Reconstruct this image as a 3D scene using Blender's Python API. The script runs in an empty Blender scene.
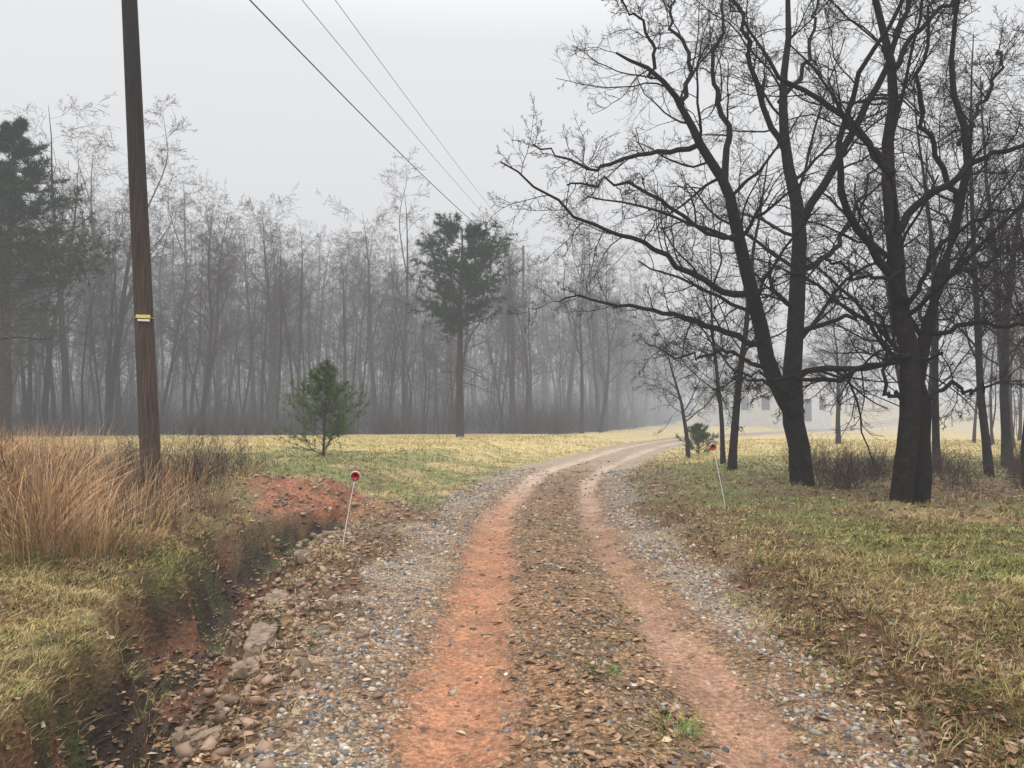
import bpy, math, numpy as np
rng=np.random.default_rng(11)
scene=bpy.context.scene
A=np.array
# ------------------------------------------------------------------ helpers
def h2(ix,iy,seed):
    n=(ix*374761393+iy*668265263+seed*1442695041)&0x7fffffff
    n=((n^(n>>13))*1274126177)&0x7fffffff
    return ((n^(n>>16))&0xffff)/65535.0
def vnoise(x,y,seed=0):
    x=np.asarray(x,float);y=np.asarray(y,float)
    fx=np.floor(x);fy=np.floor(y);ix=fx.astype(np.int64);iy=fy.astype(np.int64)
    tx=x-fx;ty=y-fy;tx=tx*tx*(3-2*tx);ty=ty*ty*(3-2*ty)
    a=h2(ix,iy,seed);b=h2(ix+1,iy,seed);c=h2(ix,iy+1,seed);d=h2(ix+1,iy+1,seed)
    return (a*(1-tx)+b*tx)*(1-ty)+(c*(1-tx)+d*tx)*ty
def fbm(x,y,o=4,seed=0):
    s=0;a=.5;t=0
    for i in range(o):
        s=s+a*vnoise(x*2**i+17.3*i,y*2**i-9.1*i,seed+i);t+=a;a*=.5
    return s/t
def ss(a,b,x):
    t=np.clip((x-a)/(b-a),0,1);return t*t*(3-2*t)
def lerp(a,b,t):
    t=np.asarray(t)[...,None];return np.asarray(a)*(1-t)+np.asarray(b)*t
def nrm(v): return v/(np.linalg.norm(v,axis=-1,keepdims=True)+1e-9)

# ------------------------------------------------------------------ terrain
_yy=np.linspace(-60,420,9601)
_xc=np.interp(_yy,[-60,0,3.4,6.5,10,14,18,22,30,37,44,55,70,90,420],[.2,.4,.42,.38,.4,.62,1.05,1.8,4.1,6.2,8.9,14,25,45,380])
_pad=np.pad(_xc,30,mode='edge');_xc=np.convolve(_pad,np.ones(61)/61,'valid')
_dx=np.gradient(_xc,_yy)
def lat(x,y):
    return (x-np.interp(y,_yy,_xc))/np.sqrt(1+np.interp(y,_yy,_dx)**2)
def edge(x): return np.interp(x,[-80,-45,-25,-10,3,8,14,30,60,200],[30,38,45,49,50,60,80,125,230,400])
def ditch(x,y):
    xd=np.interp(y,[0,4,6.5,9,10.5,12],[-1.95,-2.1,-2.66,-2.95,-2.75,-2.6])
    w=np.interp(y,[0,4,6.5,9,10.5,12],[.5,.52,.64,.55,.35,.2])
    w=w*(.7+.6*fbm(x*0+3.1,y*1.6,3,5))
    d=x-xd+.6*(fbm(x*1.1,y*1.3,3,8)-.5)+.40*(fbm(x*4,y*4,3,9)-.5)
    dep=np.interp(y,[-8,0,8.5,10.3,11.8],[.2,.74,.70,.40,0])
    l=ss(-w*1.05,-w*.52,d); r=1-ss(-w*.25,w*1.3,d)
    return l*r, dep, d, w
def height(x,y,fine=True):
    x=np.asarray(x,float);y=np.asarray(y,float)
    s=lat(x,y)
    h=.10*(fbm(x*.25,y*.25,3,1)-.5)*ss(2,6,np.abs(s))
    h=h+ss(-2.4,-5.2,s)*(.12+.32*ss(4,10,y))-.10*ss(20,45,y)*ss(-3,-8,s)
    h=h+ss(1.6,2.1,s+.6*(fbm(x*1.2,y*1.2,3,21)-.5))*.20*ss(30,14,y)+ss(2,4.5,s)*.13
    ron=1-ss(1.7,2.1,np.abs(s+.1))
    h=h+ron*(-.055*np.exp(-((s+.72)/.27)**2)-.05*np.exp(-((s-.74)/.24)**2)+.045*np.exp(-(s/.3)**2))
    m,dep,d,w=ditch(x,y)
    h=h-m*dep*(.8+.45*fbm(x*3,y*3,3,31))
    mo=np.exp(-(((x+3.1)/1.15)**2+((y-12.0)/1.1)**2))
    h=h+.34*mo*(.5+1.0*fbm(x*2.6,y*2.6,3,35))
    h=h-.30*np.exp(-(((x-3.1)/.8)**2+((y-12.3)/.7)**2))
    h=h+4.5*ss(70,150,y)*ss(12,50,x)
    h=h+.15*np.clip(y-edge(x)-5,0,75)*(1-ss(20,50,x))
    if fine:
        near=1-ss(18,40,np.hypot(x,y))
        offr=ss(1.3,2.2,np.abs(s))
        h=h+near*((fbm(x*2.2,y*2.2,3,41)-.5)*(.02+.12*offr)+(fbm(x*9,y*9,3,42)-.5)*(.025+.05*offr+.10*mo)+m*(fbm(x*6,y*6,3,43)-.5)*.34)
    return h
def masks(x,y):
    s=lat(x,y)
    n=fbm(x*1.3,y*1.3,4,51);n2=fbm(x*4,y*4,4,52);nL=fbm(x*.3,y*.3,3,53);n3=fbm(x*13,y*13,3,54)
    rl=-1.85+.8*(n-.5)+.4*(n2-.5); rr=1.66-.7*(n-.5)+.4*(n2-.5)
    rm=ss(rl-.15,rl+.22,s)*(1-ss(rr-.2,rr+.18,s))
    wob=.22*(fbm(x*.5,y*.5,3,57)-.5)
    tl=np.exp(-(np.abs(s+.68+wob)/.36)**2.4);tr=np.exp(-(np.abs(s-.76+wob)/.27)**2.4)
    trk=ss(.25,.95,np.maximum(tl,tr*(.72+.28*ss(.35,.6,nL)))+.85*(n2-.5)+.45*(n-.5)+.65*(n3-.5))*rm
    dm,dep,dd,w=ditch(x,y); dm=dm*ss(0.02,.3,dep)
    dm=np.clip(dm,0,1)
    red=np.exp(-(((x+3.15)/1.45)**2+((y-11.8)/1.5)**2))
    red=ss(.30,.72,red+.7*(n-.5)+.5*(n2-.5))
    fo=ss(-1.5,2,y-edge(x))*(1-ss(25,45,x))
    lit=np.exp(-(((x-7.5)/3)**2+((y-13)/2.6)**2))
    lit=np.maximum(lit,.9*(1-ss(.3,1.5,s-rr+1.2*(n-.5)))*ss(rr-.1,rr+.05,s))
    lit=np.maximum(lit,.95*ss(-3.6,-2.3,s)*(1-ss(rl-.1,rl+.1,s))*ss(14,11,y))
    lit=np.maximum(lit,.8*np.exp(-(((x+5)/2.2)**2+((y-10)/2.2)**2)))
    return dict(s=s,rm=rm,trk=trk,dm=dm,red=red,fo=fo,lit=lit,n=n,n2=n2,nL=nL,dd=dd,n3=n3)
STRAW=A([.47,.355,.17]);GREEN=A([.17,.205,.055]);BROWN=A([.21,.13,.07]);FIELD=A([.62,.48,.22])
def grasscol(x,y,m):
    g=ss(.34,.56,fbm(x*.7,y*.7,4,61)+.04*(m['s']>0)+.28*(m['n2']-.5)+.05*ss(6,3,np.abs(m['s'])))
    g=g*(1-.68*ss(20,38,y))
    c=lerp(lerp(STRAW,FIELD,ss(15,30,y)),GREEN,g*.82)
    c=lerp(c,BROWN,np.clip(ss(.43,.60,.6*m['n']+.4*m['n2'])*.68*(1-ss(12,25,y))+m['lit']*.72,0,1))
    return c
def groundcol(x,y):
    m=masks(x,y);s=m['s']
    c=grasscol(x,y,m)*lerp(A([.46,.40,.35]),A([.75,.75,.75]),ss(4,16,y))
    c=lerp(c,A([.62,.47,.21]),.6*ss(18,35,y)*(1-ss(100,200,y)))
    c=lerp(c,lerp(A([.30,.115,.055]),A([.18,.09,.05]),ss(.4,.6,m['n3'])),m['red'])
    cen=lerp(lerp(A([.30,.18,.10]),A([.17,.12,.07]),ss(.38,.62,m['n2'])),A([.19,.155,.07]),ss(.55,.75,m['n'])*.6)
    sidec=lerp(A([.34,.275,.20]),A([.24,.155,.095]),ss(.38,.56,m['n']*.6+m['n2']*.4))
    rc=lerp(cen,sidec,ss(.85,1.25,np.abs(s)+.4*(m['n2']-.5)))
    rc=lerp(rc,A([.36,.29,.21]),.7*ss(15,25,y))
    tcol=lerp(A([.39,.175,.092]),A([.34,.19,.12]),ss(0,.6,s))
    tcol=lerp(tcol,A([.40,.28,.20]),.75*ss(.45,.62,.5*m['nL']+.5*m['n'])*ss(4,9,y))
    tcol=lerp(tcol,A([.24,.13,.078]),.65*ss(.46,.66,.5*m['n3']+.5*m['n2']))
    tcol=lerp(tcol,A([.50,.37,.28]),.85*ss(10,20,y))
    rc=lerp(rc,tcol,m['trk'])
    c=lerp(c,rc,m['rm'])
    dcol=lerp(lerp(A([.045,.028,.018]),A([.06,.07,.025]),ss(.5,.65,m['n2'])*.7),A([.16,.070,.038]),ss(.50,.68,fbm(x*4,y*4,4,77)))  # ditch shadow painted into the dark brown; green and red clay patches mixed in
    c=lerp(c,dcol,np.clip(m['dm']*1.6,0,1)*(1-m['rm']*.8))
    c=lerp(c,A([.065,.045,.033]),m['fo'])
    hill=ss(75,110,y)*ss(15,30,x)
    c=lerp(c,A([.30,.22,.11]),hill*.5)
    return c,m

# ------------------------------------------------------------------ mesh io
def mesh_obj(name,V,Fs,col=None,mat=None,smooth=False,attrs=None,link=True):
    me=bpy.data.meshes.new(name)
    V=np.asarray(V,np.float32).reshape(-1,3)
    Fs=[np.asarray(f,np.int32) for f in Fs if len(f)]
    tot=sum(f.size for f in Fs);nf=sum(len(f) for f in Fs)
    me.vertices.add(len(V));me.vertices.foreach_set('co',V.ravel())
    me.loops.add(tot);me.loops.foreach_set('vertex_index',np.concatenate([f.ravel() for f in Fs]))
    me.polygons.add(nf)
    st=[];o=0
    for f in Fs:
        st.append(o+np.arange(len(f))*f.shape[1]);o+=f.size
    me.polygons.foreach_set('loop_start',np.concatenate(st).astype(np.int32))
    if smooth: me.polygons.foreach_set('use_smooth',np.ones(nf,bool))
    me.update(calc_edges=True)
    if col is not None:
        a=me.color_attributes.new('Col','FLOAT_COLOR','POINT')
        c=np.ones((len(V),4),np.float32);c[:,:3]=col;a.data.foreach_set('color',c.ravel())
    if attrs:
        for k,v in attrs.items():
            a=me.attributes.new(k,'FLOAT','POINT');a.data.foreach_set('value',np.asarray(v,np.float32).ravel())
    if mat: me.materials.append(mat)
    ob=bpy.data.objects.new(name,me)
    if link: scene.collection.objects.link(ob)
    return ob
def empty(name,loc=(0,0,0)):
    e=bpy.data.objects.new(name,None);e.location=loc;scene.collection.objects.link(e);return e

# ------------------------------------------------------------------ materials
def newmat(name):
    m=bpy.data.materials.new(name);m.use_nodes=True
    return m,m.node_tree.nodes,m.node_tree.links,m.node_tree.nodes['Principled BSDF']
def mul(N,L,a,b):
    x=N.new('ShaderNodeMix');x.data_type='RGBA';x.blend_type='MULTIPLY';x.inputs[0].default_value=1
    L.new(a,x.inputs[6]);L.new(b,x.inputs[7]);return x.outputs[2]
def noise_n(N,L,scale,detail=4,lo=.6,hi=1.4,co=None):
    n=N.new('ShaderNodeTexNoise');n.inputs['Scale'].default_value=scale;n.inputs['Detail'].default_value=detail
    if co: L.new(co,n.inputs['Vector'])
    r=N.new('ShaderNodeMapRange');r.inputs[1].default_value=.3;r.inputs[2].default_value=.7
    r.inputs[3].default_value=lo;r.inputs[4].default_value=hi
    L.new(n.outputs[0],r.inputs[0]);return n.outputs[0],r.outputs[0]
def mat_vcol(name,rough=.8,scale=None,bump=0,spec=.3,bscale=None):
    m,N,L,b=newmat(name)
    a=N.new('ShaderNodeAttribute');a.attribute_name='Col'
    out=a.outputs['Color']
    if scale:
        tc=N.new('ShaderNodeTexCoord')
        f,r=noise_n(N,L,scale,4,.55,1.45,tc.outputs['Object'])
        out=mul(N,L,out,r)
        if bump:
            bp=N.new('ShaderNodeBump');bp.inputs['Strength'].default_value=bump;bp.inputs['Distance'].default_value=.02
            L.new(f,bp.inputs['Height']);L.new(bp.outputs[0],b.inputs['Normal'])
    L.new(out,b.inputs['Base Color']);b.inputs['Roughness'].default_value=rough
    b.inputs['Specular IOR Level'].default_value=spec
    return m
def mat_diff(name):
    m,N,L,b=newmat(name);N.remove(b)
    a=N.new('ShaderNodeAttribute');a.attribute_name='Col';d=N.new('ShaderNodeBsdfDiffuse')
    L.new(a.outputs['Color'],d.inputs['Color']);L.new(d.outputs[0],N['Material Output'].inputs['Surface']);return m
def mat_plain(name,c,rough=.6,scale=8,amt=.25,spec=.4):
    m,N,L,b=newmat(name)
    tc=N.new('ShaderNodeTexCoord')
    f,r=noise_n(N,L,scale,5,1-amt,1+amt,tc.outputs['Object'])
    rgb=N.new('ShaderNodeRGB');rgb.outputs[0].default_value=(*c,1)
    L.new(mul(N,L,rgb.outputs[0],r),b.inputs['Base Color']);b.inputs['Roughness'].default_value=rough
    b.inputs['Specular IOR Level'].default_value=spec
    return m
def mat_ground():
    m,N,L,b=newmat('ground_soil')
    a=N.new('ShaderNodeAttribute');a.attribute_name='Col'
    g=N.new('ShaderNodeAttribute');g.attribute_name='grav'
    tc=N.new('ShaderNodeTexCoord');co=tc.outputs['Object']
    f1,r1=noise_n(N,L,28,6,.6,1.4,co); f2,r2=noise_n(N,L,3.2,5,.78,1.22,co); f3,r3=noise_n(N,L,140,3,.65,1.35,co)
    base=mul(N,L,mul(N,L,mul(N,L,a.outputs['Color'],r1),r2),r3)
    v=N.new('ShaderNodeTexVoronoi');v.inputs['Scale'].default_value=55;L.new(co,v.inputs['Vector'])
    hs=N.new('ShaderNodeSeparateColor');L.new(v.outputs['Color'],hs.inputs[0])
    ramp=N.new('ShaderNodeValToRGB');e=ramp.color_ramp.elements
    e[0].position=0;e[0].color=(.35,.35,.36,1);e[1].position=1;e[1].color=(1.9,1.85,1.8,1)
    for p,c in((.3,(.65,.62,.6)),(.55,(1.0,.9,.8)),(.8,(1.25,1.1,.95))):
        q=e.new(p);q.color=(*c,1)
    L.new(hs.outputs[0],ramp.inputs[0])
    gm=mul(N,L,base,ramp.outputs[0])
    mx=N.new('ShaderNodeMix');mx.data_type='RGBA';L.new(g.outputs['Fac'],mx.inputs[0]);L.new(base,mx.inputs[6]);L.new(gm,mx.inputs[7])
    L.new(mx.outputs[2],b.inputs['Base Color'])
    vh=N.new('ShaderNodeMath');vh.operation='MULTIPLY';L.new(v.outputs['Distance'],vh.inputs[0]);L.new(g.outputs['Fac'],vh.inputs[1])
    sm=N.new('ShaderNodeMath');sm.operation='SUBTRACT';L.new(f1,sm.inputs[0]);L.new(vh.outputs[0],sm.inputs[1])
    bp=N.new('ShaderNodeBump');bp.inputs['Strength'].default_value=.95;bp.inputs['Distance'].default_value=.024
    L.new(sm.outputs[0],bp.inputs['Height']);L.new(bp.outputs[0],b.inputs['Normal'])
    b.inputs['Roughness'].default_value=.7;b.inputs['Specular IOR Level'].default_value=.3
    return m
M_ground=mat_ground()
M_grass=mat_diff('grass_blade')
M_stone=mat_vcol('gravel_stone',.6,None,0,.4)
M_leaf=mat_vcol('dead_leaf',.6,None,0,.4)
M_bark=mat_vcol('wet_bark',.85,9,.9,.10)
M_needle=mat_diff('pine_needle')
M_far=mat_diff('distant_bark')

# ------------------------------------------------------------------ ground sheet + road
def axis(lo,hi,f):
    p=[0.0]
    while p[-1]<hi: p.append(p[-1]+f(p[-1]))
    q=[0.0]
    while q[-1]>lo: q.append(q[-1]-f(q[-1]))
    return A(q[::-1][:-1]+p)
X=axis(-420,420,lambda v:max(.03,.021*(abs(v)-2.2)))
Y=axis(-60,420,lambda v:max(.028,.010*v) if v>=0 else max(.06,.08*abs(v)))
GX,GY=np.meshgrid(X,Y);gx=GX.ravel();gy=GY.ravel()
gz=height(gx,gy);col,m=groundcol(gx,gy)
grav=np.clip(m['rm']*(1-.75*m['trk'])*(1-.6*ss(12,30,gy))+.3*m['red'],0,1)
nx=len(X);ny=len(Y)
i=np.arange(nx*ny).reshape(ny,nx)
Q=np.stack([i[:-1,:-1],i[:-1,1:],i[1:,1:],i[1:,:-1]],-1).reshape(-1,4)
inr=(m['rm']>.5)&(gy<160)
froad=inr[Q].all(1)
cnt=np.zeros(nx*ny,int);np.add.at(cnt,Q[~froad].ravel(),1)
interior=inr&(cnt==0)
gz2=gz.copy();gz2[interior]-=.06
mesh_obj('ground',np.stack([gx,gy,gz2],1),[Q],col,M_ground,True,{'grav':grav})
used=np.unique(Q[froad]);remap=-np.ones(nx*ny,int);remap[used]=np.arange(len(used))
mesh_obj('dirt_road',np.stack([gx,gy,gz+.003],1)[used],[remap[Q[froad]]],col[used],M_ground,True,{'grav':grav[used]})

# ------------------------------------------------------------------ ribbons (grass)
def ribbons(base,ang,H,lean,W,nseg,c0,c1,curl=1.6,taper=.6):
    n=len(base);dirx=np.stack([np.cos(ang),np.sin(ang),0*ang],1)
    sx=np.stack([-np.sin(ang+.6),np.cos(ang+.6),0*ang],1)
    Vs=[];Cs=[]
    for k in range(nseg+1):
        t=k/nseg
        p=base+dirx*(lean*H*t**curl)[:,None]+A([0,0,1])*(H*t*(1-.35*np.minimum(lean,2)*t))[:,None]
        c=c0*(1-t)+c1*t
        if k<nseg:
            w=(W*(1-taper*t))[:,None]
            Vs+= [p-sx*w,p+sx*w];Cs+=[c,c]
        else: Vs.append(p);Cs.append(c)
    nv=2*nseg+1
    V=np.stack(Vs,1).reshape(-1,3);C=np.stack(Cs,1).reshape(-1,3)
    o=(np.arange(n)*nv)[:,None]
    qs=[o+A([2*k,2*k+1,2*k+3,2*k+2]) for k in range(nseg-1)]
    tr=o+A([2*nseg-2,2*nseg-1,2*nseg])
    return V,[np.concatenate(qs) if qs else [],tr],C
def fan(N,y0,y1,sp=.95,pad=1.5):
    y=np.exp(rng.uniform(math.log(y0),math.log(y1),N));x=rng.uniform(-1,1,N)*(y*sp+pad);return x,y
x,y=fan(440000,2.0,45,.84)
xb=np.r_[rng.uniform(-8,-2.0,150000),rng.uniform(1.6,7.5,110000)];yb=rng.uniform(2.4,9,260000)**1.0
kk_=np.abs(xb)<yb*.8+1.2;x=np.r_[x,xb[kk_]];y=np.r_[y,yb[kk_]]
m=masks(x,y)
p=(1-m['rm'])*(1-np.clip(m['dm']*1.9,0,1))*(1-m['red']*.95)*(1-m['fo'])*(1-.68*m['lit'])
p=p*(.30+.70*ss(.3,.58,fbm(x*2.5,y*2.5,3,91)))+.05*m['dm']
k=rng.random(len(x))<np.clip(p,0,1);x=x[k];y=y[k];m={a:b[k] for a,b in m.items()}
c=grasscol(x,y,m)*rng.uniform(.6,1.5,len(x))[:,None]
mixr=rng.random(len(x));c=np.where((mixr<.20)[:,None],STRAW*1.15*rng.uniform(.7,1.25,len(x))[:,None],c)
c=np.where(((mixr>.88)&(y<24))[:,None],GREEN*rng.uniform(.7,1.4,len(x))[:,None],c)
H=rng.uniform(.02,.07,len(x))*(.6+.9*fbm(x*1.8,y*1.8,3,95))*(1+y/30)
W=.0017*(1+y/4.5)*rng.uniform(.7,1.4,len(x))
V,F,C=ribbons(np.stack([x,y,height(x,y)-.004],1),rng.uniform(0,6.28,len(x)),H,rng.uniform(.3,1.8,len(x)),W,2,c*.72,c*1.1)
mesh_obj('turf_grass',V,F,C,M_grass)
def tufts(name,cx,cy,nb,rad,hh,w,c,lean=(.2,1.0),nseg=3,tip=1.1,taper=.6):
    cx=np.repeat(cx,nb);cy=np.repeat(cy,nb);n=len(cx)
    a=rng.uniform(0,6.28,n);r=rad*np.sqrt(rng.random(n))
    X_=cx+r*np.cos(a);Y_=cy+r*np.sin(a)
    cc=np.repeat(c,nb,axis=0)*rng.uniform(.6,1.45,n)[:,None]
    hs=np.repeat(rng.uniform(.6,1.25,n//nb),nb)*rng.uniform(.4,1.1,n)*hh
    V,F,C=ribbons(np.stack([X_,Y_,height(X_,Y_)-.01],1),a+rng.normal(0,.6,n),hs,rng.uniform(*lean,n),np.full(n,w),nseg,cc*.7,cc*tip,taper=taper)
    return mesh_obj(name,V,F,C,M_grass)
x,y=fan(12000,2.2,30,.9);m=masks(x,y)
lip=np.exp(-((m['s']-2.0)/.35)**2)*.6+.14*(m['s']>2)+.14*(m['s']<-3)+np.exp(-((m['dd']+.60)/.15)**2)*.9*(y<10.5)
k=(rng.random(len(x))<lip*(1-m['rm'])*(1-m['fo']));x=x[k];y=y[k]
g=rng.random(len(x));tc=lerp(lerp(STRAW*.95,GREEN*1.1,ss(.4,.8,g)),BROWN*1.3,(rng.random(len(x))<.3)*.8)
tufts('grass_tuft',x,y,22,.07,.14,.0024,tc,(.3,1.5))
wx=A([.82,2.72,2.6,2.95,.55,-2.7,-2.5,3.3,2.45,2.55,-2.2,-2.4]);wy=A([3.85,3.75,3.6,4.2,4.6,6.2,5.0,5.6,3.9,3.5,4.4,7.2])
tufts('green_weed',wx,wy,60,.10,.12,.004,np.tile([[.14,.22,.06]],(len(wx),1)),(.3,1.3))

BS=A([.44,.24,.112])
n=900
cx=rng.uniform(-14,-3.8,n);cy=rng.uniform(6.9,13.8,n)
dn=fbm(cx*.8,cy*.8,3,97)
k=((cx+cy*.47<.65-1.6*rng.random(n))&(dn>.35))|(rng.random(n)<.03);cx=cx[k];cy=cy[k]
hfac=.35+.65*ss(0,1.9,-(cx+cy*.47)+rng.normal(0,.25,len(cx)))
for nm,hh,nb,sel in (('broomsedge_grass',1.02,40,hfac>.7),('broomsedge_grass',.56,38,hfac<=.7)):
    q=rng.random(sel.sum());tcol=lerp(lerp(BS,A([.47,.34,.20]),q*.9),A([.22,.13,.08]),ss(.65,1,rng.random(sel.sum()))*.85)
    tufts(nm,cx[sel],cy[sel],nb,.24,hh,.0034,tcol,(.05,.95),4,1.2,.3)
cx2=rng.uniform(-12,-3.8,300);cy2=rng.uniform(6.8,13.5,300);k=(cx2+cy2*.43<0.5);cx2=cx2[k];cy2=cy2[k]
tufts('dead_weed_stalks',cx2,cy2,14,.25,.85,.004,lerp(A([.12,.08,.06]),A([.3,.2,.12]),rng.random(len(cx2))),(.0,.6),3)

# ------------------------------------------------------------------ gravel
phi=(1+5**.5)/2
IV=nrm(A([[-1,phi,0],[1,phi,0],[-1,-phi,0],[1,-phi,0],[0,-1,phi],[0,1,phi],[0,-1,-phi],[0,1,-phi],[phi,0,-1],[phi,0,1],[-phi,0,-1],[-phi,0,1]],float))
IF=A([[0,11,5],[0,5,1],[0,1,7],[0,7,10],[0,10,11],[1,5,9],[5,11,4],[11,10,2],[10,7,6],[7,1,8],[3,9,4],[3,4,2],[3,2,6],[3,6,8],[3,8,9],[4,9,5],[2,4,11],[6,2,10],[8,6,7],[9,8,1]])
def rotz(a,t):
    ca,sa,cb,sb=np.cos(a),np.sin(a),np.cos(t),np.sin(t);z=0*a
    R1=np.stack([ca,-sa,z,sa,ca,z,z,z,z+1],1).reshape(-1,3,3);R2=np.stack([z+1,z,z,z,cb,-sb,z,sb,cb],1).reshape(-1,3,3)
    return R1@R2
def stones(name,x,y,r,c,sink=.12):
    n=len(x)
    P=IV[None]*(1+.28*rng.normal(0,1,(n,12,1)).clip(-1,1))*rng.uniform(.6,1.3,(n,1,3))*A([1,1,.65])
    P=np.einsum('nij,nkj->nki',rotz(rng.uniform(0,6.28,n),rng.normal(0,.5,n)),P)*r[:,None,None]
    P+=np.stack([x,y,height(x,y)+r*sink],1)[:,None]
    F=(IF[None]+(np.arange(n)*12)[:,None,None]).reshape(-1,3)
    return mesh_obj(name,P.reshape(-1,3),[F],np.repeat(c,12,axis=0),M_stone)
def stonecol(n):
    pal=A([[.33,.30,.26],[.16,.16,.165],[.44,.37,.28],[.30,.21,.14],[.075,.075,.08],[.54,.49,.42],[.32,.19,.12]])
    return pal[rng.choice(7,n,p=[.17,.16,.16,.25,.11,.04,.11])]*rng.uniform(.7,1.2,n)[:,None]
N=165000
y=np.exp(rng.uniform(math.log(2.2),math.log(22),N));s=rng.uniform(-2.8,2.5,N);x=s+np.interp(y,_yy,_xc)
m=masks(x,y)
p=m['rm']*(1-.93*m['trk'])*(.30+.80*ss(.38,.58,m['n2']))*(.5+.6*ss(.8,1.3,np.abs(s)))+(1-m['rm'])*.10*(m['s']<0)+(1-m['rm'])*.06+.04*m['trk']
k=rng.random(N)<p*.62;x=x[k];y=y[k];n=len(x)
r=(.0042+.015*rng.random(n)**2.8)*(1+y/16)
cc=stonecol(n);sm=np.abs(lat(x,y))<.85+.3*rng.normal(0,1,n)
cc=np.where((sm&(rng.random(n)<.65))[:,None],A([.30,.185,.10])*rng.uniform(.4,1.35,n)[:,None],cc)
stones('gravel',x,y,r,cc)
N=3200;x=rng.normal(-2.9,1.0,N);y=rng.uniform(3.0,13.5,N);x=np.where(y<10.5,np.interp(y,[0,4,6.5,9,10.5],[-1.6,-1.7,-2.1,-2.5,-2.5])+rng.normal(0,.3,N),x)
stones('stone_rubble',x,y,.010+.042*rng.random(N)**3.4,A([.23,.15,.10])*rng.uniform(.5,1.7,N)[:,None])

# ------------------------------------------------------------------ dead leaves
def leaves(name,x,y,sz,c,lift=.012):
    n=len(x);T=A([[-1,0,0],[-.35,.42,.12],[.45,.36,.1],[1,0,.05],[.45,-.36,.12],[-.35,-.42,.1]])
    P=T[None]*rng.uniform(.6,1.3,(n,1,3))*A([1,1,1.6])*(1+.15*rng.normal(0,1,(n,6,1)))
    P=np.einsum('nij,nkj->nki',rotz(rng.uniform(0,6.28,n),rng.normal(0,.55,n)),P)*sz[:,None,None]
    P+=np.stack([x,y,height(x,y)+lift],1)[:,None]
    o=(np.arange(n)*6)[:,None]
    return mesh_obj(name,P.reshape(-1,3),[np.concatenate([o+A([0,1,2,3]),o+A([0,3,4,5])])],np.repeat(c,6,axis=0),M_leaf)
x,y=fan(130000,2.2,26,.85);m=masks(x,y)
p=m['lit']*.60*(1-m['rm'])+.07*(1-m['rm'])+m['dm']*1.0+m['rm']*(1-m['trk'])*.20*(np.abs(m['s'])<.6)+.012*m['rm']
k=(rng.random(len(x))<p);x=x[k];y=y[k];n=len(x)
pal=A([[.24,.12,.055],[.34,.20,.11],[.12,.07,.04],[.46,.34,.21],[.18,.10,.055]])
lc=pal[rng.choice(5,n,p=[.28,.22,.22,.10,.18])]*rng.uniform(.7,1.25,n)[:,None]
leaves('fallen_leaves',x,y,rng.uniform(.010,.034,n)*(1+y/25),lc)

# ------------------------------------------------------------------ branches
def resample(pts,n):
    pts=A(pts,float);m_=len(pts);t=np.linspace(0,m_-1,n);i_=np.clip(t.astype(int),0,m_-2);f=(t-i_)[:,None]
    g=lambda j:pts[np.clip(j,0,m_-1)]
    p0,p1,p2,p3=g(i_-1),g(i_),g(i_+1),g(i_+2)
    return .5*(2*p1+(p2-p0)*f+(2*p0-5*p1+4*p2-p3)*f**2+(3*p1-p0-3*p2+p3)*f**3)
def grow(P,R,m_,t0,t1,ang,lenr,radr,wander,up,n,rg,tip=.3,rmin=.003,flat=0,shape=.6):
    B,nn,_=P.shape
    idx=np.repeat(np.arange(B),m_);N_=len(idx)
    t=(np.tile(np.arange(m_),B)+rg.random(N_))/m_;t=t0+(t1-t0)*t
    f=t*(nn-1);i_=np.clip(f.astype(int),0,nn-2);w=(f-i_)[:,None]
    S=P[idx,i_]*(1-w)+P[idx,i_+1]*w;r0=R[idx,i_]*(1-w[:,0])+R[idx,i_+1]*w[:,0]
    T=nrm(P[idx,i_+1]-P[idx,i_]);Lp=np.linalg.norm(np.diff(P,axis=1),axis=2).sum(1)[idx]
    rv=rg.normal(0,1,(N_,3));rv[:,2]*=(1-flat);ax=nrm(rv-(rv*T).sum(1,keepdims=True)*T)
    a=rg.uniform(*ang,N_)[:,None];d=T*np.cos(a)+ax*np.sin(a)
    L_=Lp*lenr*(1-shape*t)*rg.uniform(.55,1.35,N_)
    out=[S];pos=S
    for j in range(1,n):
        d=nrm(d+wander*rg.normal(0,1,(N_,3))+A([0,0,up]))
        pos=pos+d*(L_/(n-1))[:,None];out.append(pos)
    r=np.maximum(np.minimum(r0*radr*rg.uniform(.75,1.15,N_),r0*.9),rmin)
    RR=r[:,None]*np.linspace(1,tip,n)[None]
    return np.stack(out,1),RR
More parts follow.
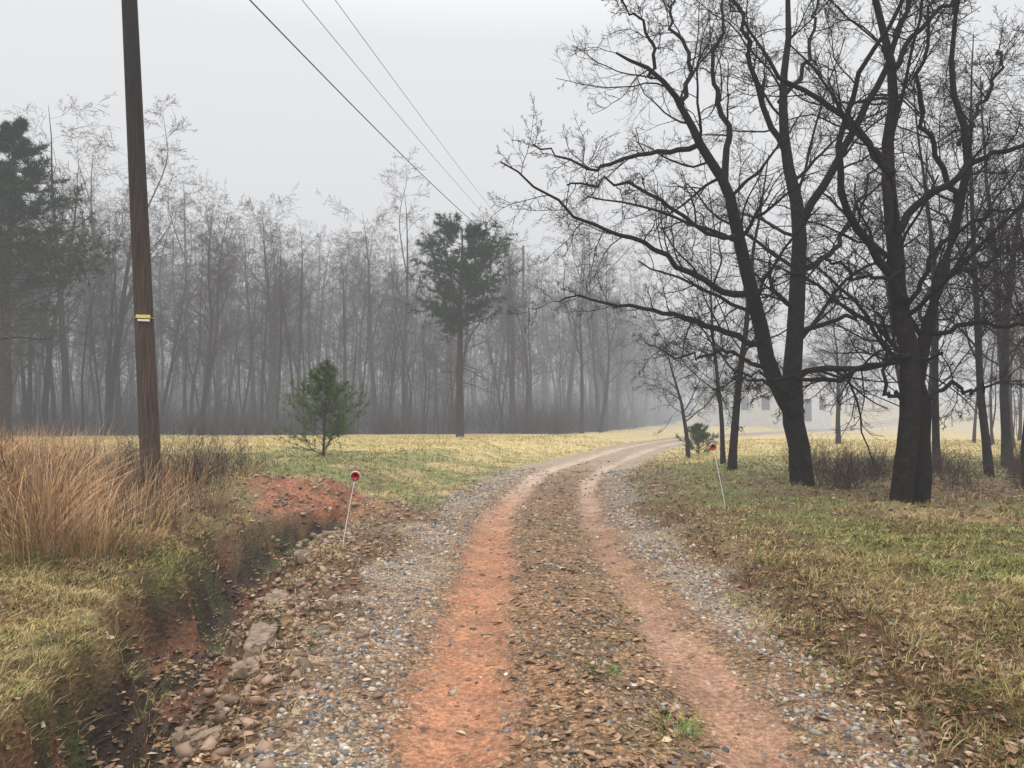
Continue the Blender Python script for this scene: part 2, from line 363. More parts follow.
class TM:
    def __init__(s): s.V=[];s.F=[];s.C=[];s.o=0
    def tubes(s,P,R,k,c,rg):
        B,n,_=P.shape
        T=nrm(np.gradient(P,axis=1));ref=nrm(rg.normal(0,1,(B,1,3)))
        Nn=nrm(ref-(ref*T).sum(2,keepdims=True)*T);Bn=np.cross(T,Nn)
        a=np.arange(k)*2*math.pi/k
        V=P[:,:,None]+R[:,:,None,None]*(np.cos(a)[None,None,:,None]*Nn[:,:,None]+np.sin(a)[None,None,:,None]*Bn[:,:,None])
        base=s.o+(np.arange(B)*n*k)[:,None,None]
        ii=(np.arange(n-1)*k)[None,:,None];j=np.arange(k)[None,None];j2=(j+1)%k
        F=np.stack([base+ii+j,base+ii+j2,base+ii+k+j2,base+ii+k+j],-1).reshape(-1,4)
        s.V.append(V.reshape(-1,3));s.F.append(F);s.o+=B*n*k
        cc=np.asarray(c)*np.ones((B,1))*rg.uniform(.8,1.25,(B,1));s.C.append(np.repeat(cc,n*k,axis=0))
    def obj(s,name,mat,link=True):
        return mesh_obj(name,np.concatenate(s.V),[np.concatenate(s.F)],np.concatenate(s.C),mat,True,link=link)
def hero(name,base,limbs,bark,twig,seed,m1=14):
    rg=np.random.default_rng(seed);tm=TM()
    L_=[];
    for pts,dy,y0 in limbs:
        pts=A(pts,float);n=20
        q=resample(np.stack([pts[:,0],0*pts[:,0],pts[:,1]],1),n);rr=np.interp(np.linspace(0,1,n),np.linspace(0,1,len(pts)),pts[:,2])
        seg=np.r_[0,np.cumsum(np.linalg.norm(np.diff(q,axis=0),axis=1))]
        q[:,1]=y0+dy*seg+.02*np.cumsum(rg.normal(0,1,n))
        thin=(1-np.clip(rr/.12,0,1))[1:,None]
        q[1:]+=rg.normal(0,1,(n-1,3))*(.012+.035*thin);q[:,1]+=base[1]
        L_.append((q,rr))
    P=np.stack([a for a,b in L_]);R=np.stack([b for a,b in L_])
    tm.tubes(P,R,12,bark,rg)
    P1,R1=grow(P,R,m1,.2,1,(.6,1.25),.34,.36,.17,.015,10,rg,.3,.008,shape=.4)
    k_=P1[:,0,2]>2.0; P1=P1[k_];R1=R1[k_]
    tm.tubes(P1,R1,6,bark,rg)
    P2,R2=grow(P1,R1,9,.12,1,(.5,1.15),.46,.5,.2,.015,7,rg,.35,.0048)
    tm.tubes(P2,R2,4,bark,rg)
    P3,R3=grow(P2,R2,6,.12,1,(.45,1.1),.52,.62,.22,.03,5,rg,.4,.0034)
    tm.tubes(P3,R3,3,twig,rg)
    P4,R4=grow(P3,R3,3,.2,1,(.4,.9),.6,.75,.2,.03,3,rg,.5,.0028)
    tm.tubes(P4,R4,3,twig,rg)
    return tm.obj(name,M_bark)
BARK=A([.017,.013,.011]);TWIG=A([.028,.020,.017])
def sk(pts,k_,rs=1): return [((a-512)*k_,1.6+(415-b)*k_,r*k_*rs) for a,b,r in pts]
kA=.0184
limA=[([(802,512,17),(801,496,12.5),(798,450,10.5),(793,405,10.5),(796,350,8.5),(803,290,8),(806,220,7),(796,150,5.4),(790,90,4.2),(800,20,3),(792,-70,1.6)],.03,0),
 ([(793,415,8.5),(770,372,7.8),(754,310,7),(738,240,6),(722,190,5),(700,150,4.2),(678,112,3.2),(650,84,2.2),(612,62,1)],-.06,-.02),
 ([(752,300,3.6),(700,286,3),(645,254,2.3),(585,236,1.6),(505,185,.7)],-.25,-.15),
 ([(762,345,3.4),(705,322,2.8),(640,302,1.9),(565,290,.8)],.25,-.1),
 ([(722,190,3.8),(733,120,3),(722,60,2.2),(742,-20,1.4),(735,-80,.8)],.3,-.3),
 ([(700,150,3),(645,152,2.2),(590,166,1.5),(535,140,.7)],.1,-.35),
 ([(806,228,4.5),(842,150,3.8),(876,70,2.8),(896,-10,1.8),(905,-90,1)],-.3,.2),
 ([(803,270,3.4),(850,240,2.6),(890,180,1.8),(920,130,.9)],.35,.15),
 ([(796,160,3.6),(762,96,2.7),(735,30,1.8),(700,-40,1)],-.3,.25),
 ([(790,90,2.8),(830,30,2),(850,-50,1)],.3,.3),
 ([(798,335,2.8),(845,318,2),(885,330,1.4),(930,322,.7)],-.3,.1),
 ([(738,240,2.6),(690,236,2),(620,205,1.4),(560,215,.7)],-.45,-.2),
 ([(770,372,2.6),(735,352,1.8),(700,356,1.3),(655,340,.6)],.4,-.1),
 ([(797,400,2.2),(770,385,1.7),(735,380,1.2),(700,392,.6)],-.5,-.1),
 ([(678,112,2.6),(690,60,2),(672,10,1.4),(690,-50,.8)],.3,-.5),
 ([(650,84,2),(640,40,1.4),(600,10,.8)],-.3,-.5)]
limA=[(sk(p,kA),dy,y0) for p,dy,y0 in limA]
hero('oak_tree',(0,13.8),limA,BARK,TWIG,101)
kB=.0147
limB=[([(893,530,14),(897,512,11),(905,440,9.5),(911,370,9.5),(905,300,8.5),(900,230,7.5),(897,150,6),(905,60,4.4),(888,-40,3),(880,-140,1.6)],.02,0),
 ([(920,530,12),(920,512,9),(929,430,8),(930,375,7.6),(940,330,6.8),(958,270,5.8),(984,200,4.6),(1000,120,3.7),(984,40,2.8),(1002,-60,1.6)],.08,.05),
 ([(905,300,4.8),(870,250,4),(832,182,3.2),(842,100,2.4),(880,20,1.8),(890,-60,1)],-.15,0),
 ([(910,352,3.4),(862,370,2.6),(802,380,1.9),(742,368,.8)],.1,.02),
 ([(900,232,4.4),(940,190,3.5),(985,160,2.6),(1040,138,1.7),(1100,120,.8)],-.2,.05),
 ([(897,170,4),(860,110,3.1),(802,60,2.2),(760,-10,1.3),(740,-60,.8)],.2,.05),
 ([(956,270,3.4),(1000,258,2.6),(1055,232,1.8),(1120,220,1)],.25,.4),
 ([(984,190,3.4),(950,130,2.5),(930,60,1.8),(940,-30,1)],-.25,.6),
 ([(938,330,3),(985,320,2.2),(1040,330,1.5),(1090,322,.8)],-.3,.35),
 ([(905,320,2.8),(925,260,2.2),(960,225,1.6),(1010,215,.8)],-.4,.02),
 ([(905,60,3),(940,10,2.3),(985,-30,1.6),(1040,-60,.9)],.2,.1),
 ([(1000,120,2.6),(1040,60,2),(1070,0,1.2)],.2,.9),
 ([(908,400,2.4),(886,392,2),(880,345,1.5),(862,310,.8)],-.3,0),
 ([(928,400,2.6),(960,385,2),(1000,390,1.4),(1050,372,.7)],.3,.15),
 ([(903,270,2.4),(860,282,1.8),(815,270,1.3),(770,288,.6)],-.4,0)]
limB=[(sk(p,kB),dy,y0) for p,dy,y0 in limB]
hero('oak_tree',(0,11.0),limB,BARK,TWIG,202)

def gtree(name,H,r0,seed,bark,twig,l1=20,start=.3,ang=(.55,1.0),lenr=.36,up=.05,w=.05,k0=8,levels=4,link=True,mat=None,sizes=(8,6,3),lean=0,fork=0,radr=.38,rm=.0045,tt=.12,shape=.45):
    rg=np.random.default_rng(seed);tm=TM()
    n=12;d=A([lean,0,1.]);pos=A([0,0,-.15]);pt=[pos]
    for j in range(n-1):
        d=nrm(d+w*rg.normal(0,1,3)*A([1,1,.2])+A([0,0,.03]));pos=pos+d*H/(n-1);pt.append(pos)
    P=A(pt)[None];R=(r0*np.r_[1.35,np.linspace(1,tt,n-1)])[None]
    if fork:
        Pf,Rf=grow(P,R,fork,.3,.65,(.2,.45),.55,.7,.10,.02,12,rg,tt,.02,shape=.5)
        P=np.concatenate([P,Pf]);R=np.concatenate([R,Rf])
    tm.tubes(P,R,k0,bark,rg)
    P1,R1=grow(P,R,max(4,l1//(1+fork//2)),start,1,ang,lenr,radr,.17,up,8 if link else 6,rg,.3,.008,shape=shape)
    tm.tubes(P1,R1,5 if link else 3,bark,rg)
    P2,R2=grow(P1,R1,sizes[0],.15,1,(.45,1.1),.5,.55,.22,up*.6,5 if link else 4,rg,.35,rm+.001)
    tm.tubes(P2,R2,4 if link else 3,lerp(bark,twig,A(.5)),rg)
    P3,R3=grow(P2,R2,sizes[1],.1,1,(.4,1.1),.58,.65,.24,up*.6,4 if link else 3,rg,.5,rm)
    tm.tubes(P3,R3,3,twig,rg)
    if levels>=4:
        P4,R4=grow(P3,R3,sizes[2],.2,1,(.35,1.0),.6,.8,.2,up*.5,3 if link else 2,rg,.6,rm)
        tm.tubes(P4,R4,3,twig,rg)
    return tm.obj(name,mat or M_bark,link)
def place(ob,x,y,rot=0,dz=0):
    ob.location=(x,y,float(height(x,y))+dz);ob.rotation_euler=(0,0,rot)
for i_,(x,y,H,r,st,an,lr,sd) in enumerate([(5.25,18.0,7.6,.10,.25,(.7,1.2),.5,1),(5.75,20.5,6.5,.07,.25,(.7,1.2),.5,2),(6.1,26,4.6,.08,.28,(.7,1.25),.55,3),
   (9.6,17,9.5,.08,.2,(.6,1.1),.38,4),(9.9,15.6,10,.08,.22,(.6,1.1),.38,5),(9.3,13.6,9,.07,.25,(.6,1.1),.36,6),(12.5,19,11,.11,.2,(.6,1.1),.36,7),
   (14.5,22,12,.12,.2,(.6,1.1),.36,8),(16.5,38,7,.12,.3,(.7,1.2),.5,10),(26,60,8,.16,.3,(.7,1.2),.5,11),(18,26,12,.13,.2,(.6,1.1),.4,12),
   (12.2,16.5,8,.06,.2,(.6,1.1),.4,13),(13.2,24,9,.08,.2,(.6,1.1),.4,16),(11,21,8,.07,.2,(.6,1.1),.4,17)]):
    t=gtree('bare_tree',H,r,300+sd,BARK*1.3,TWIG*1.3,20,st,an,lr,.02,.05)
    place(t,x,y,sd*1.7)
t=gtree('bare_tree',13,.2,351,BARK*3,A([.13,.11,.10]),20,.18,(.9,1.4),.42,-.01,.05);place(t,-18.6,23,.5)

# ------------------------------------------------------------------ distant forest
DB=A([.045,.035,.030]);DT=A([.095,.072,.061])
vars_=[]
for v in range(10):
    ob=gtree('forest_tree_src',[18,17,19,15,18,14,20,13,16,17][v],[.17,.12,.20,.11,.16,.10,.19,.10,.13,.15][v],500+v,DB,DT,[26,24,26,22,26,22,28,20,24,24][v],[.25,.33,.22,.35,.28,.3,.25,.28,.3,.25][v],(.6,1.25),[.27,.25,.30,.26,.29,.29,.28,.33,.28,.29][v],.03,.055,6,4,False,M_far,sizes=(7,6,2),fork=[1,0,2,0,2,1,2,1,1,2][v],lean=[.05,0,.06,-.05,0,.08,-.04,.05,0,.06][v],radr=.3,rm=.0085,tt=.05,shape=.5)
    vars_.append(ob.data);bpy.data.objects.remove(ob)
poles=[]
for v in range(5):
    ob=gtree('forest_pole_src',[12,14,10,13,8][v],[.065,.075,.055,.06,.05][v],560+v,DB,DT,20,.2,(.6,1.3),.24,.03,.055,5,3,False,M_far,sizes=(6,5,0),lean=[.1,0,-.12,.06,.2][v],rm=.0085,tt=.05)
    poles.append(ob.data);bpy.data.objects.remove(ob)
shr=[]
for v in range(3):
    rg=np.random.default_rng(600+v);tm=TM();n=26
    b=rg.normal(0,.5,(n,1,3))*A([1,1,0]);t_=np.linspace(0,1,5)[None,:,None]
    dr=nrm(rg.normal(0,.35,(n,1,3))+A([0,0,1]));P=b+dr*t_*rg.uniform(.8,2.2,(n,1,1))+np.cumsum(rg.normal(0,.04,(n,5,3)),1)
    R=np.full((n,5),.010)*np.linspace(1,.4,5)
    tm.tubes(P,R,3,DB*1.2,rg);P1,R1=grow(P,R,8,.15,1,(.4,1),.45,.6,.2,.03,4,rg,.4,.004);tm.tubes(P1,R1,3,DT,rg)
    P2,R2=grow(P1,R1,5,.15,1,(.4,1),.5,.7,.2,.03,3,rg,.4,.003);tm.tubes(P2,R2,3,DT*1.2,rg)
    ob=tm.obj('shrub_src',M_far,False);shr.append(ob.data);bpy.data.objects.remove(ob)
forest=empty('distant_forest')
def inst(me,x,y,s,parent,nm,dz=0):
    o=bpy.data.objects.new(nm,me);scene.collection.objects.link(o);o.parent=parent
    o.location=(x,y,float(height(x,y,False))+dz);o.rotation_euler=(rng.normal(0,.03),rng.normal(0,.03),rng.uniform(0,6.28))
    o.scale=(s*rng.uniform(.9,1.3),)*2+(s,)
cnt_=0
while cnt_<380:
    x=rng.uniform(-66,32);dep=rng.random()**1.4*40;y=edge(x)+dep+rng.normal(0,2.2)
    if abs(x)>y*.80+4 or abs(lat(x,y))<4: continue
    sc=rng.uniform(.55,.90)*(1.0+.12*ss(-18,-26,x))
    if abs(x-y*(-2.95/43))<2.6: sc*=.72
    inst(vars_[rng.integers(10)],x,y,float(sc),forest,'tree');cnt_+=1
inst(vars_[2],-26.0,44,1.05,forest,'tree');inst(vars_[6],-24.5,45.5,.98,forest,'tree');inst(vars_[0],-19,46,.85,forest,'tree')
cnt_=0
while cnt_<540:
    x=rng.uniform(-62,32);y=edge(x)+rng.random()**1.2*32
    if abs(x)>y*.80+4 or abs(lat(x,y))<4: continue
    inst(poles[rng.integers(5)],x,y,rng.uniform(.4,1.0),forest,'sapling');cnt_+=1
for _ in range(440):
    x=rng.uniform(-50,30);y=edge(x)+rng.random()**1.5*20-1
    if abs(lat(x,y))<4: continue
    inst(shr[rng.integers(3)],x,y,rng.uniform(.5,1.3),forest,'brush')
HX,HY=27.9,84.
rforest=empty('hazy_tree_row')
for _ in range(130):
    x=rng.uniform(22,110);y=rng.uniform(75,150)
    if abs(lat(x,y))<5 or (abs(x-HX*y/HY)<9 and y<HY+8): continue
    inst(vars_[rng.integers(10)],x,y,rng.uniform(.45,.85),rforest,'tree')
for _ in range(60):
    x=rng.uniform(15,60);y=x*1.2+rng.uniform(6,16)
    if (x<20 and y<30) or abs(x+4-HX*y/HY)<5: continue
    inst(vars_[rng.integers(10)] if rng.random()<.5 else poles[rng.integers(5)],x+4,y,rng.uniform(.4,.7),rforest,'tree')
br=empty('bramble_bush')
for _ in range(60):
    x=rng.uniform(5.6,13);y=rng.uniform(12.4,17)
    inst(shr[rng.integers(3)],x,y,rng.uniform(.18,.42),br,'canes')
br2=empty('bramble_bush')
for _ in range(30):
    x=rng.uniform(-12,-4.6);y=rng.uniform(8.5,15);inst(shr[rng.integers(3)],x,y,rng.uniform(.25,.5),br2,'canes')

# ------------------------------------------------------------------ pines
def needles(C_,D_,size,k_,w,c0,c1,rg,spread=.9):
    n=len(C_);C2=np.repeat(C_,k_,0);D2=nrm(np.repeat(D_,k_,0)+spread*rg.normal(0,1,(n*k_,3)))
    sd=nrm(np.cross(D2,nrm(rg.normal(0,1,(n*k_,3)))));L_=(size*rg.uniform(.6,1.2,(n*k_,1)))
    V=np.stack([C2-sd*w,C2+sd*w,C2+D2*L_],1).reshape(-1,3)
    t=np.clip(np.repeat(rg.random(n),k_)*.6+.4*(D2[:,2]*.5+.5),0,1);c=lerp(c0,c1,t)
    return V,[np.arange(n*k_*3).reshape(-1,3)],np.repeat(c,3,0)
def pine(name,x,y,H,r,start,bl,nb,seed,ndl,kk,w,c0,c1,shape=.5,up=.03,ang=(1.1,1.6),dead=0,m2=7,round_=False,spread=.9):
    rg=np.random.default_rng(seed);tm=TM();e=empty(name,(x,y,float(height(x,y))))
    P=np.stack([np.cumsum(rg.normal(0,H*.003,12)),np.cumsum(rg.normal(0,H*.003,12)),np.linspace(-.1,H,12)],1)[None];R=(r*np.linspace(1,.15,12))[None]
    tm.tubes(P,R,8,A([.05,.038,.032]),rg)
    P1,R1=grow(P,R,nb,start,1,ang,bl/H,.28,.08,up,7,rg,.3,.006,shape=0)
    f=(P1[:,0,2]/H-start)/(1-start)
    g=(np.sqrt(np.clip(1-(1.45*f-.52)**2,.04,1)) if round_ else np.clip(1.08-f,.12,1))
    P1=P1[:,:1]+(P1-P1[:,:1])*g[:,None,None]
    tm.tubes(P1,R1,4,A([.05,.038,.032]),rg)
    P2,R2=grow(P1,R1,m2,.2,1,(.4,.9),.42,.6,.12,.04,4,rg,.4,.004);tm.tubes(P2,R2,3,A([.06,.05,.035]),rg)
    if dead:
        Pd,Rd=grow(P,R,dead,.25,start+.1,(1.2,1.8),bl/H*.8,.22,.12,-.02,7,rg,.3,.006,shape=0);tm.tubes(Pd,Rd,4,A([.06,.05,.045]),rg)
        Pe,Re=grow(Pd,Rd,5,.3,1,(.4,1),.4,.6,.15,0,4,rg,.4,.004);tm.tubes(Pe,Re,3,A([.06,.05,.045]),rg)
    t=tm.obj('trunk',M_bark);t.parent=e
    C_=np.concatenate([P2[:,1:].reshape(-1,3),P1[:,3:].reshape(-1,3)]);D_=np.concatenate([np.repeat(nrm(P2[:,-1]-P2[:,0]),P2.shape[1]-1,0),np.repeat(nrm(P1[:,-1]-P1[:,0]),P1.shape[1]-3,0)])+A([0,0,.35])
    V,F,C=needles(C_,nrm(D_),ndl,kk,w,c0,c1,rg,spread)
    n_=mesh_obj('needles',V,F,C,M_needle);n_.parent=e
    return e
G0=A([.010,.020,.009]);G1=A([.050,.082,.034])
pine('pine_tree',-2.95,42.5,11.9,.24,.50,2.65,112,701,.28,15,.017,G0,G1,round_=True,dead=16,m2=8,up=.04)
pine('pine_tree',-22.6,33.5,14.4,.28,.40,4.0,110,702,.32,14,.018,G0,G1*.9,dead=16,m2=8)
pine('pine_tree',-27.5,40,12.6,.24,.35,3.4,60,703,.36,12,.018,G0*1.3,G1,dead=8,m2=8)
pine('young_pine',-5.25,21,2.5,.04,.04,1.5,84,704,.13,16,.0050,A([.035,.065,.018]),A([.15,.20,.065]),up=.10,ang=(.85,1.35),m2=6,spread=.6)
pine('young_pine',7.2,29,1.1,.03,.05,.8,34,705,.14,12,.008,A([.03,.05,.02]),A([.10,.14,.06]),up=.08,ang=(.9,1.3),m2=6)

# ------------------------------------------------------------------ utility pole, wires
M_pole=mat_vcol('creosote_wood',.8,5,.5,.2)
_n=M_pole.node_tree;_tc=[q for q in _n.nodes if q.type=='TEX_COORD'][0];_nt=[q for q in _n.nodes if q.type=='TEX_NOISE'][0]
_mp=_n.nodes.new('ShaderNodeMapping');_mp.inputs['Scale'].default_value=(9,9,.35);_n.links.new(_tc.outputs['Object'],_mp.inputs[0]);_n.links.new(_mp.outputs[0],_nt.inputs['Vector'])
M_steel=mat_plain('galvanised_steel',(.35,.36,.37),.45,30)
M_yel=mat_plain('yellow_tag',(.70,.58,.14),.5,20,.1)
M_white=mat_plain('white_plastic',(.75,.75,.72),.5,20,.1)
M_red=mat_plain('red_reflector',(.80,.02,.03),.3,40,.1)
M_wire=mat_plain('wire_rubber',(.03,.03,.032),.6,3)
M_porc=mat_plain('porcelain',(.3,.2,.15),.2,5)
def tube_obj(name,pts,rad,k_,mat,parent=None,c=(.1,.1,.1),caps=True):
    P=A(pts,float)[None];n=P.shape[1];R=(np.ones(n)*rad)[None];tm=TM();tm.tubes(P,R,k_,A(c),np.random.default_rng(5))
    V=np.concatenate(tm.V);F=[np.concatenate(tm.F)]
    if caps: F.append(np.arange(k_)[None]);F.append((np.arange(k_)+(n-1)*k_)[None])
    o=mesh_obj(name,V,F,np.concatenate(tm.C),mat,True)
    if parent: o.parent=parent
    return o
def upole(x,y,H,r0,r1,lean):
    z0=float(height(x,y));e=empty('utility_pole',(x,y,z0))
    n=24;zz=np.linspace(-.3,H,n);pts=np.stack([lean*zz,0*zz,zz],1)
    P=pts[None];R=np.linspace(r0,r1,n)[None];tm=TM();tm.tubes(P,R,20,A([1,1,1.]),np.random.default_rng(3))
    V=np.concatenate(tm.V);cc=lerp(A([.080,.055,.042]),A([.024,.020,.018]),ss(1.2,6.5,V[:,2]))
    o=mesh_obj('wooden_shaft',V,[np.concatenate(tm.F),(np.arange(20)+(n-1)*20)[None]],cc,M_pole,True);o.parent=e
    return e,z0
PX,PY,HP,LN=-5.25,11.0,12.4,-.066
ep,z0=upole(PX,PY,HP,.145,.085,LN)
zt=2.58
a_=np.linspace(0,2*math.pi,25)
rp=.145-(zt+.3)/(HP+.3)*.06
tube_obj('tag_strap',np.stack([LN*zt+(rp+.006)*np.cos(a_),(rp+.006)*np.sin(a_),zt+0*a_],1),.006,6,M_steel,ep,caps=False)
import bmesh
def box(name,c,s,mat,parent,bev=.004,rot=0):
    bm=bmesh.new();bmesh.ops.create_cube(bm,size=1)
    for v in bm.verts: v.co=(v.co.x*s[0],v.co.y*s[1],v.co.z*s[2])
    bmesh.ops.bevel(bm,geom=bm.edges[:],offset=min(bev,min(s)*.3),segments=2,affect='EDGES')
    me=bpy.data.meshes.new(name);bm.to_mesh(me);bm.free();me.materials.append(mat)
    o=bpy.data.objects.new(name,me);scene.collection.objects.link(o);o.location=c;o.rotation_euler=(0,0,rot);o.parent=parent;return o
box('yellow_tag',(LN*zt+.06,-rp-.02,zt+.01),(.19,.012,.05),M_yel,ep,rot=.3)
box('white_tag',(LN*zt+.07,-rp-.022,zt-.045),(.16,.010,.030),M_white,ep,rot=.3)
BX,BY=1.0,66.0
e2,z2=upole(BX,BY,14.6,.17,.11,0)
hz=[9.7,11.1,12.35];hb=[15.4,16.6,17.4]
for j,(za,zb) in enumerate(zip(hz,hb)):
    ax_=PX+LN*(za-z0);zb=min(zb,z2+14.5-.6*(2-j))
    t=np.linspace(0,1,60)
    pts=np.stack([ax_+.14+(BX-ax_-.14)*t,PY+(BY-PY)*t,za+(zb-za)*t-[1.0,.7,.6][j]*4*t*(1-t)*.6],1)
    tube_obj('power_line',pts,[.017,.009,.009][j],6,M_wire,c=(.03,.03,.03))
    q=A([[.02,0,0],[.05,0,0],[.08,0,0],[.11,0,0],[.14,0,0]])+A([ax_-PX+.02,0,za-z0])
    tube_obj('insulator',q,A([.03,.05,.03,.05,.03]),12,M_porc,ep)
# ------------------------------------------------------------------ driveway markers
def marker(x,y,H,lx,ly,r):
    z=float(height(x,y));e=empty('driveway_marker',(x,y,z))
    t=np.linspace(0,1,8);pts=np.stack([lx*t**1.2,ly*t,-.1+(H+.1)*t],1)
    tube_obj('rod',pts,.0055,8,M_white,e)
    top=pts[-1]
    def disc(nm,rad,th,mat,off):
        return tube_obj(nm,np.array([[0,-th/2,0],[0,-th*.3,0],[0,th*.3,0],[0,th/2,0]])+top+A([0,off,0]),A([rad*.9,rad,rad,rad*.9]),24,mat,e)
    disc('reflector_rim',r,.012,M_white,-.012);disc('reflector_lens',r*.80,.008,M_red,-.0235)
    disc('reflector_back',r*.8,.006,M_red,.0)
marker(-2.05,9.1,.86,.16,.0,.062)
marker(3.35,11.8,.98,-.2,0,.055)

# ------------------------------------------------------------------ farmhouse in the haze, far right
M_wall=mat_plain('painted_siding',(.66,.65,.62),.7,2,.08);M_roof=mat_plain('metal_roof',(.06,.055,.055),.6,3,.15);M_glass=mat_plain('window_glass',(.03,.035,.04),.15,2,.1);M_brick=mat_plain('chimney_brick',(.25,.13,.09),.8,12,.3)
zh=float(height(HX,HY));eh=empty('farm_house',(HX,HY,zh+.3));eh.rotation_euler=(0,0,.55);eh.scale=(1.1,1.1,1.1)
def prism(name,w,d,h,hr,mat,parent):
    v=[(-w/2,-d/2,-1.),(w/2,-d/2,-1.),(w/2,-d/2,h),(0,-d/2,h+hr),(-w/2,-d/2,h)];v+= [(a,-b,c) for a,b,c in v]
    me=bpy.data.meshes.new(name);me.from_pydata(v,[],[(0,1,2,3,4),(9,8,7,6,5),(0,5,6,1),(1,6,7,2),(2,7,8,3),(3,8,9,4),(4,9,5,0)]);me.materials.append(mat)
    o=bpy.data.objects.new(name,me);scene.collection.objects.link(o);o.parent=parent;return o
prism('walls',7,11,3.4,2.6,M_wall,eh)
for sgn in(-1,1):
    r_=box('roof_slope',(sgn*1.95,0,4.72),(4.75,11.9,.14),M_roof,eh);r_.rotation_euler=(0,sgn*math.atan(2.6/3.5),0)
for wx_ in(-2.2,0,2.2):
    box('window' if wx_ else 'door',(wx_,-5.52,1.9) if wx_ else (0,-5.52,1.2),(.9,.08,1.3) if wx_ else (1.0,.08,2.1),M_glass,eh)
for wy_ in(-3.5,-1,1.5,4): box('window',(-3.52,wy_,1.9),(.08,.9,1.3),M_glass,eh)
box('chimney',(.9,2.5,6.3),(.7,.7,2.4),M_brick,eh)
# ------------------------------------------------------------------ rocks
from mathutils import noise as mn, Vector
M_rock=mat_plain('rock',(.22,.155,.105),.8,14,.55)
def rock(x,y,s,rot,sd,dz=0):
    bm=bmesh.new();bmesh.ops.create_icosphere(bm,subdivisions=5,radius=1)
    for v in bm.verts:
        d=mn.fractal(v.co*1.1+Vector((sd*7.1,0,0)),1,2,5)*.45+mn.noise(v.co*4+Vector((sd,0,0)))*.10+mn.noise(v.co*11+Vector((sd,0,0)))*.05
        q=v.co*(1+d);q=Vector([max(-.8,min(.8,c)) for c in q]);v.co=(q.x*s[0],q.y*s[1],q.z*s[2])
    me=bpy.data.meshes.new('rock');bm.to_mesh(me);bm.free();me.materials.append(M_rock)
    o=bpy.data.objects.new('rock',me);scene.collection.objects.link(o);o.location=(x,y,float(height(x,y))+dz);o.rotation_euler=(rng.normal(0,.12),rng.normal(0,.12),rot)
for r_ in [(-1.86,5.7,(.15,.55,.12),.22,1,.03),(-2.12,6.8,(.13,.42,.12),.25,2,.03),(-1.62,4.65,(.09,.10,.08),.4,3,.03),(-1.78,4.3,(.10,.08,.08),1,4,.04),(-2.3,8.3,(.1,.25,.1),.2,5,0.03),
   (-2.4,5.5,(.09,.13,.07),.7,6,.03),(-2.0,4.0,(.10,.09,.05),.2,7,.03),(-1.5,3.75,(.1,.06,.05),.5,8,.0),(-2.35,9.8,(.14,.1,.09),.2,9,.02),(-2.6,10.3,(.12,.09,.08),1.2,10,.02),
   (6.2,9.8,(.12,.09,.05),.2,11,0),(3.3,8.1,(.06,.05,.04),.2,12,0),(-2.5,7.6,(.07,.1,.06),.9,13,.03),(2.3,8.8,(.05,.04,.04),.9,14,.02)]: rock(*r_)

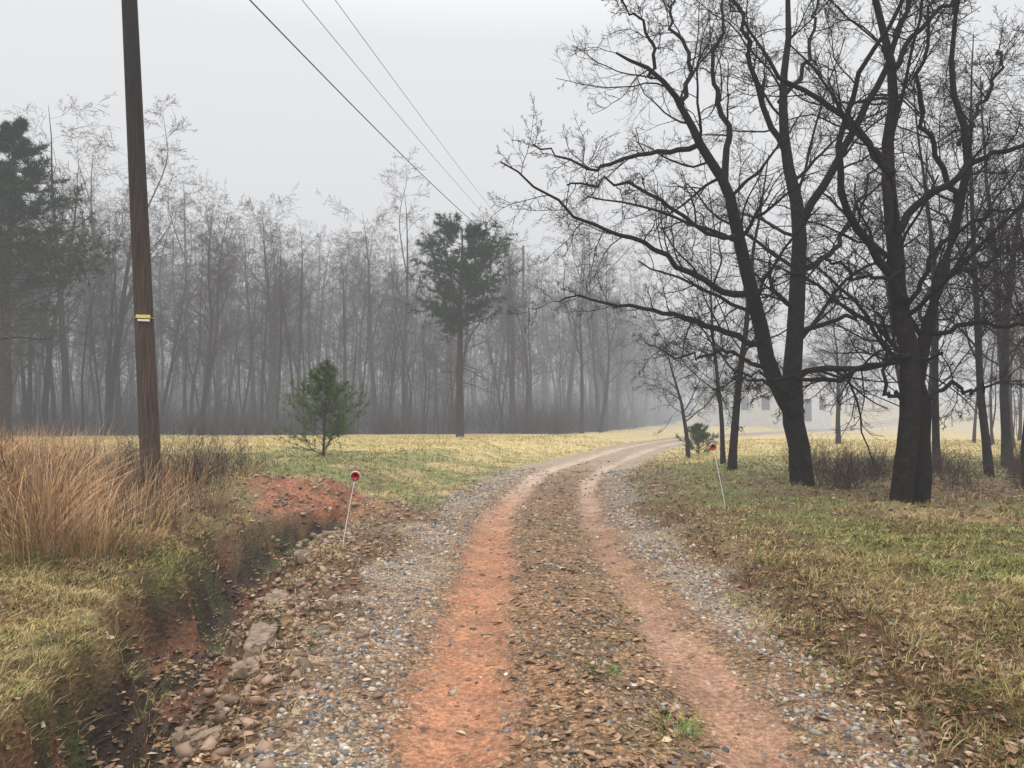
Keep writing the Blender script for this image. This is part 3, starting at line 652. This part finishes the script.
# ------------------------------------------------------------------ fog (absorbing medium, own glow stands in for scattered light), world, sun, camera
def fogbox(name,x0,x1,y0,y1,z0_,z1_,SIG,colr):
    fm=bpy.data.materials.new(name);fm.use_nodes=True;N=fm.node_tree.nodes;L=fm.node_tree.links;N.clear()
    o=N.new('ShaderNodeOutputMaterial');ab=N.new('ShaderNodeVolumeAbsorption');em=N.new('ShaderNodeEmission');ad=N.new('ShaderNodeAddShader')
    ab.inputs['Color'].default_value=(0,0,0,1);ab.inputs['Density'].default_value=SIG
    em.inputs['Color'].default_value=(*colr,1);em.inputs['Strength'].default_value=SIG
    L.new(ab.outputs[0],ad.inputs[0]);L.new(em.outputs[0],ad.inputs[1]);L.new(ad.outputs[0],o.inputs['Volume'])
    v=[(a,b,c) for a in(x0,x1) for b in(y0,y1) for c in(z0_,z1_)]
    mesh_obj(name,v,[[[0,1,3,2],[4,6,7,5],[0,4,5,1],[2,3,7,6],[0,2,6,4],[1,5,7,3]]],mat=fm)
fogbox('fog',-450,450,-100,450,-15,45,.0030,(.72,.73,.745))
fogbox('fog_bank',-440,440,46,440,-14,36,.0088,(.69,.695,.71))

w=bpy.data.worlds.new('World');scene.world=w;w.use_nodes=True;N=w.node_tree.nodes;L=w.node_tree.links
bg=N['Background']
sky=N.new('ShaderNodeTexSky');sky.sky_type='NISHITA';sky.sun_disc=False;sky.sun_elevation=math.radians(50);sky.sun_rotation=math.radians(200)
tc=N.new('ShaderNodeTexCoord');sp=N.new('ShaderNodeSeparateXYZ');L.new(tc.outputs['Generated'],sp.inputs[0])
mr=N.new('ShaderNodeMapRange');mr.inputs[1].default_value=.45;mr.inputs[2].default_value=.95;mr.inputs[3].default_value=9.3;mr.inputs[4].default_value=30
L.new(sp.outputs[2],mr.inputs[0])
cl=N.new('ShaderNodeCombineColor')
for q,f in enumerate((.985,1,1.015)):
    mm=N.new('ShaderNodeMath');mm.operation='MULTIPLY';mm.inputs[1].default_value=f;L.new(mr.outputs[0],mm.inputs[0]);L.new(mm.outputs[0],cl.inputs[q])
mx=N.new('ShaderNodeMix');mx.data_type='RGBA';mx.inputs[0].default_value=.95
L.new(sky.outputs[0],mx.inputs[6]);L.new(cl.outputs[0],mx.inputs[7]);L.new(mx.outputs[2],bg.inputs['Color']);bg.inputs['Strength'].default_value=.1
sd=bpy.data.lights.new('sun','SUN');sd.energy=1.2;sd.angle=math.radians(25);sd.color=(1,.97,.93)
so=bpy.data.objects.new('sun',sd);scene.collection.objects.link(so);so.rotation_euler=(math.radians(35),math.radians(10),math.radians(-20))
cd=bpy.data.cameras.new('camera');cam=bpy.data.objects.new('camera',cd);scene.collection.objects.link(cam)
cd.sensor_width=36;cd.lens=26.37;cd.clip_start=.05;cd.clip_end=2000
cam.location=(0,0,1.6);cam.rotation_euler=(math.radians(92.37),0,0)
scene.camera=cam
scene.view_settings.view_transform='Standard';scene.view_settings.look='None';scene.view_settings.exposure=0;scene.view_settings.gamma=1
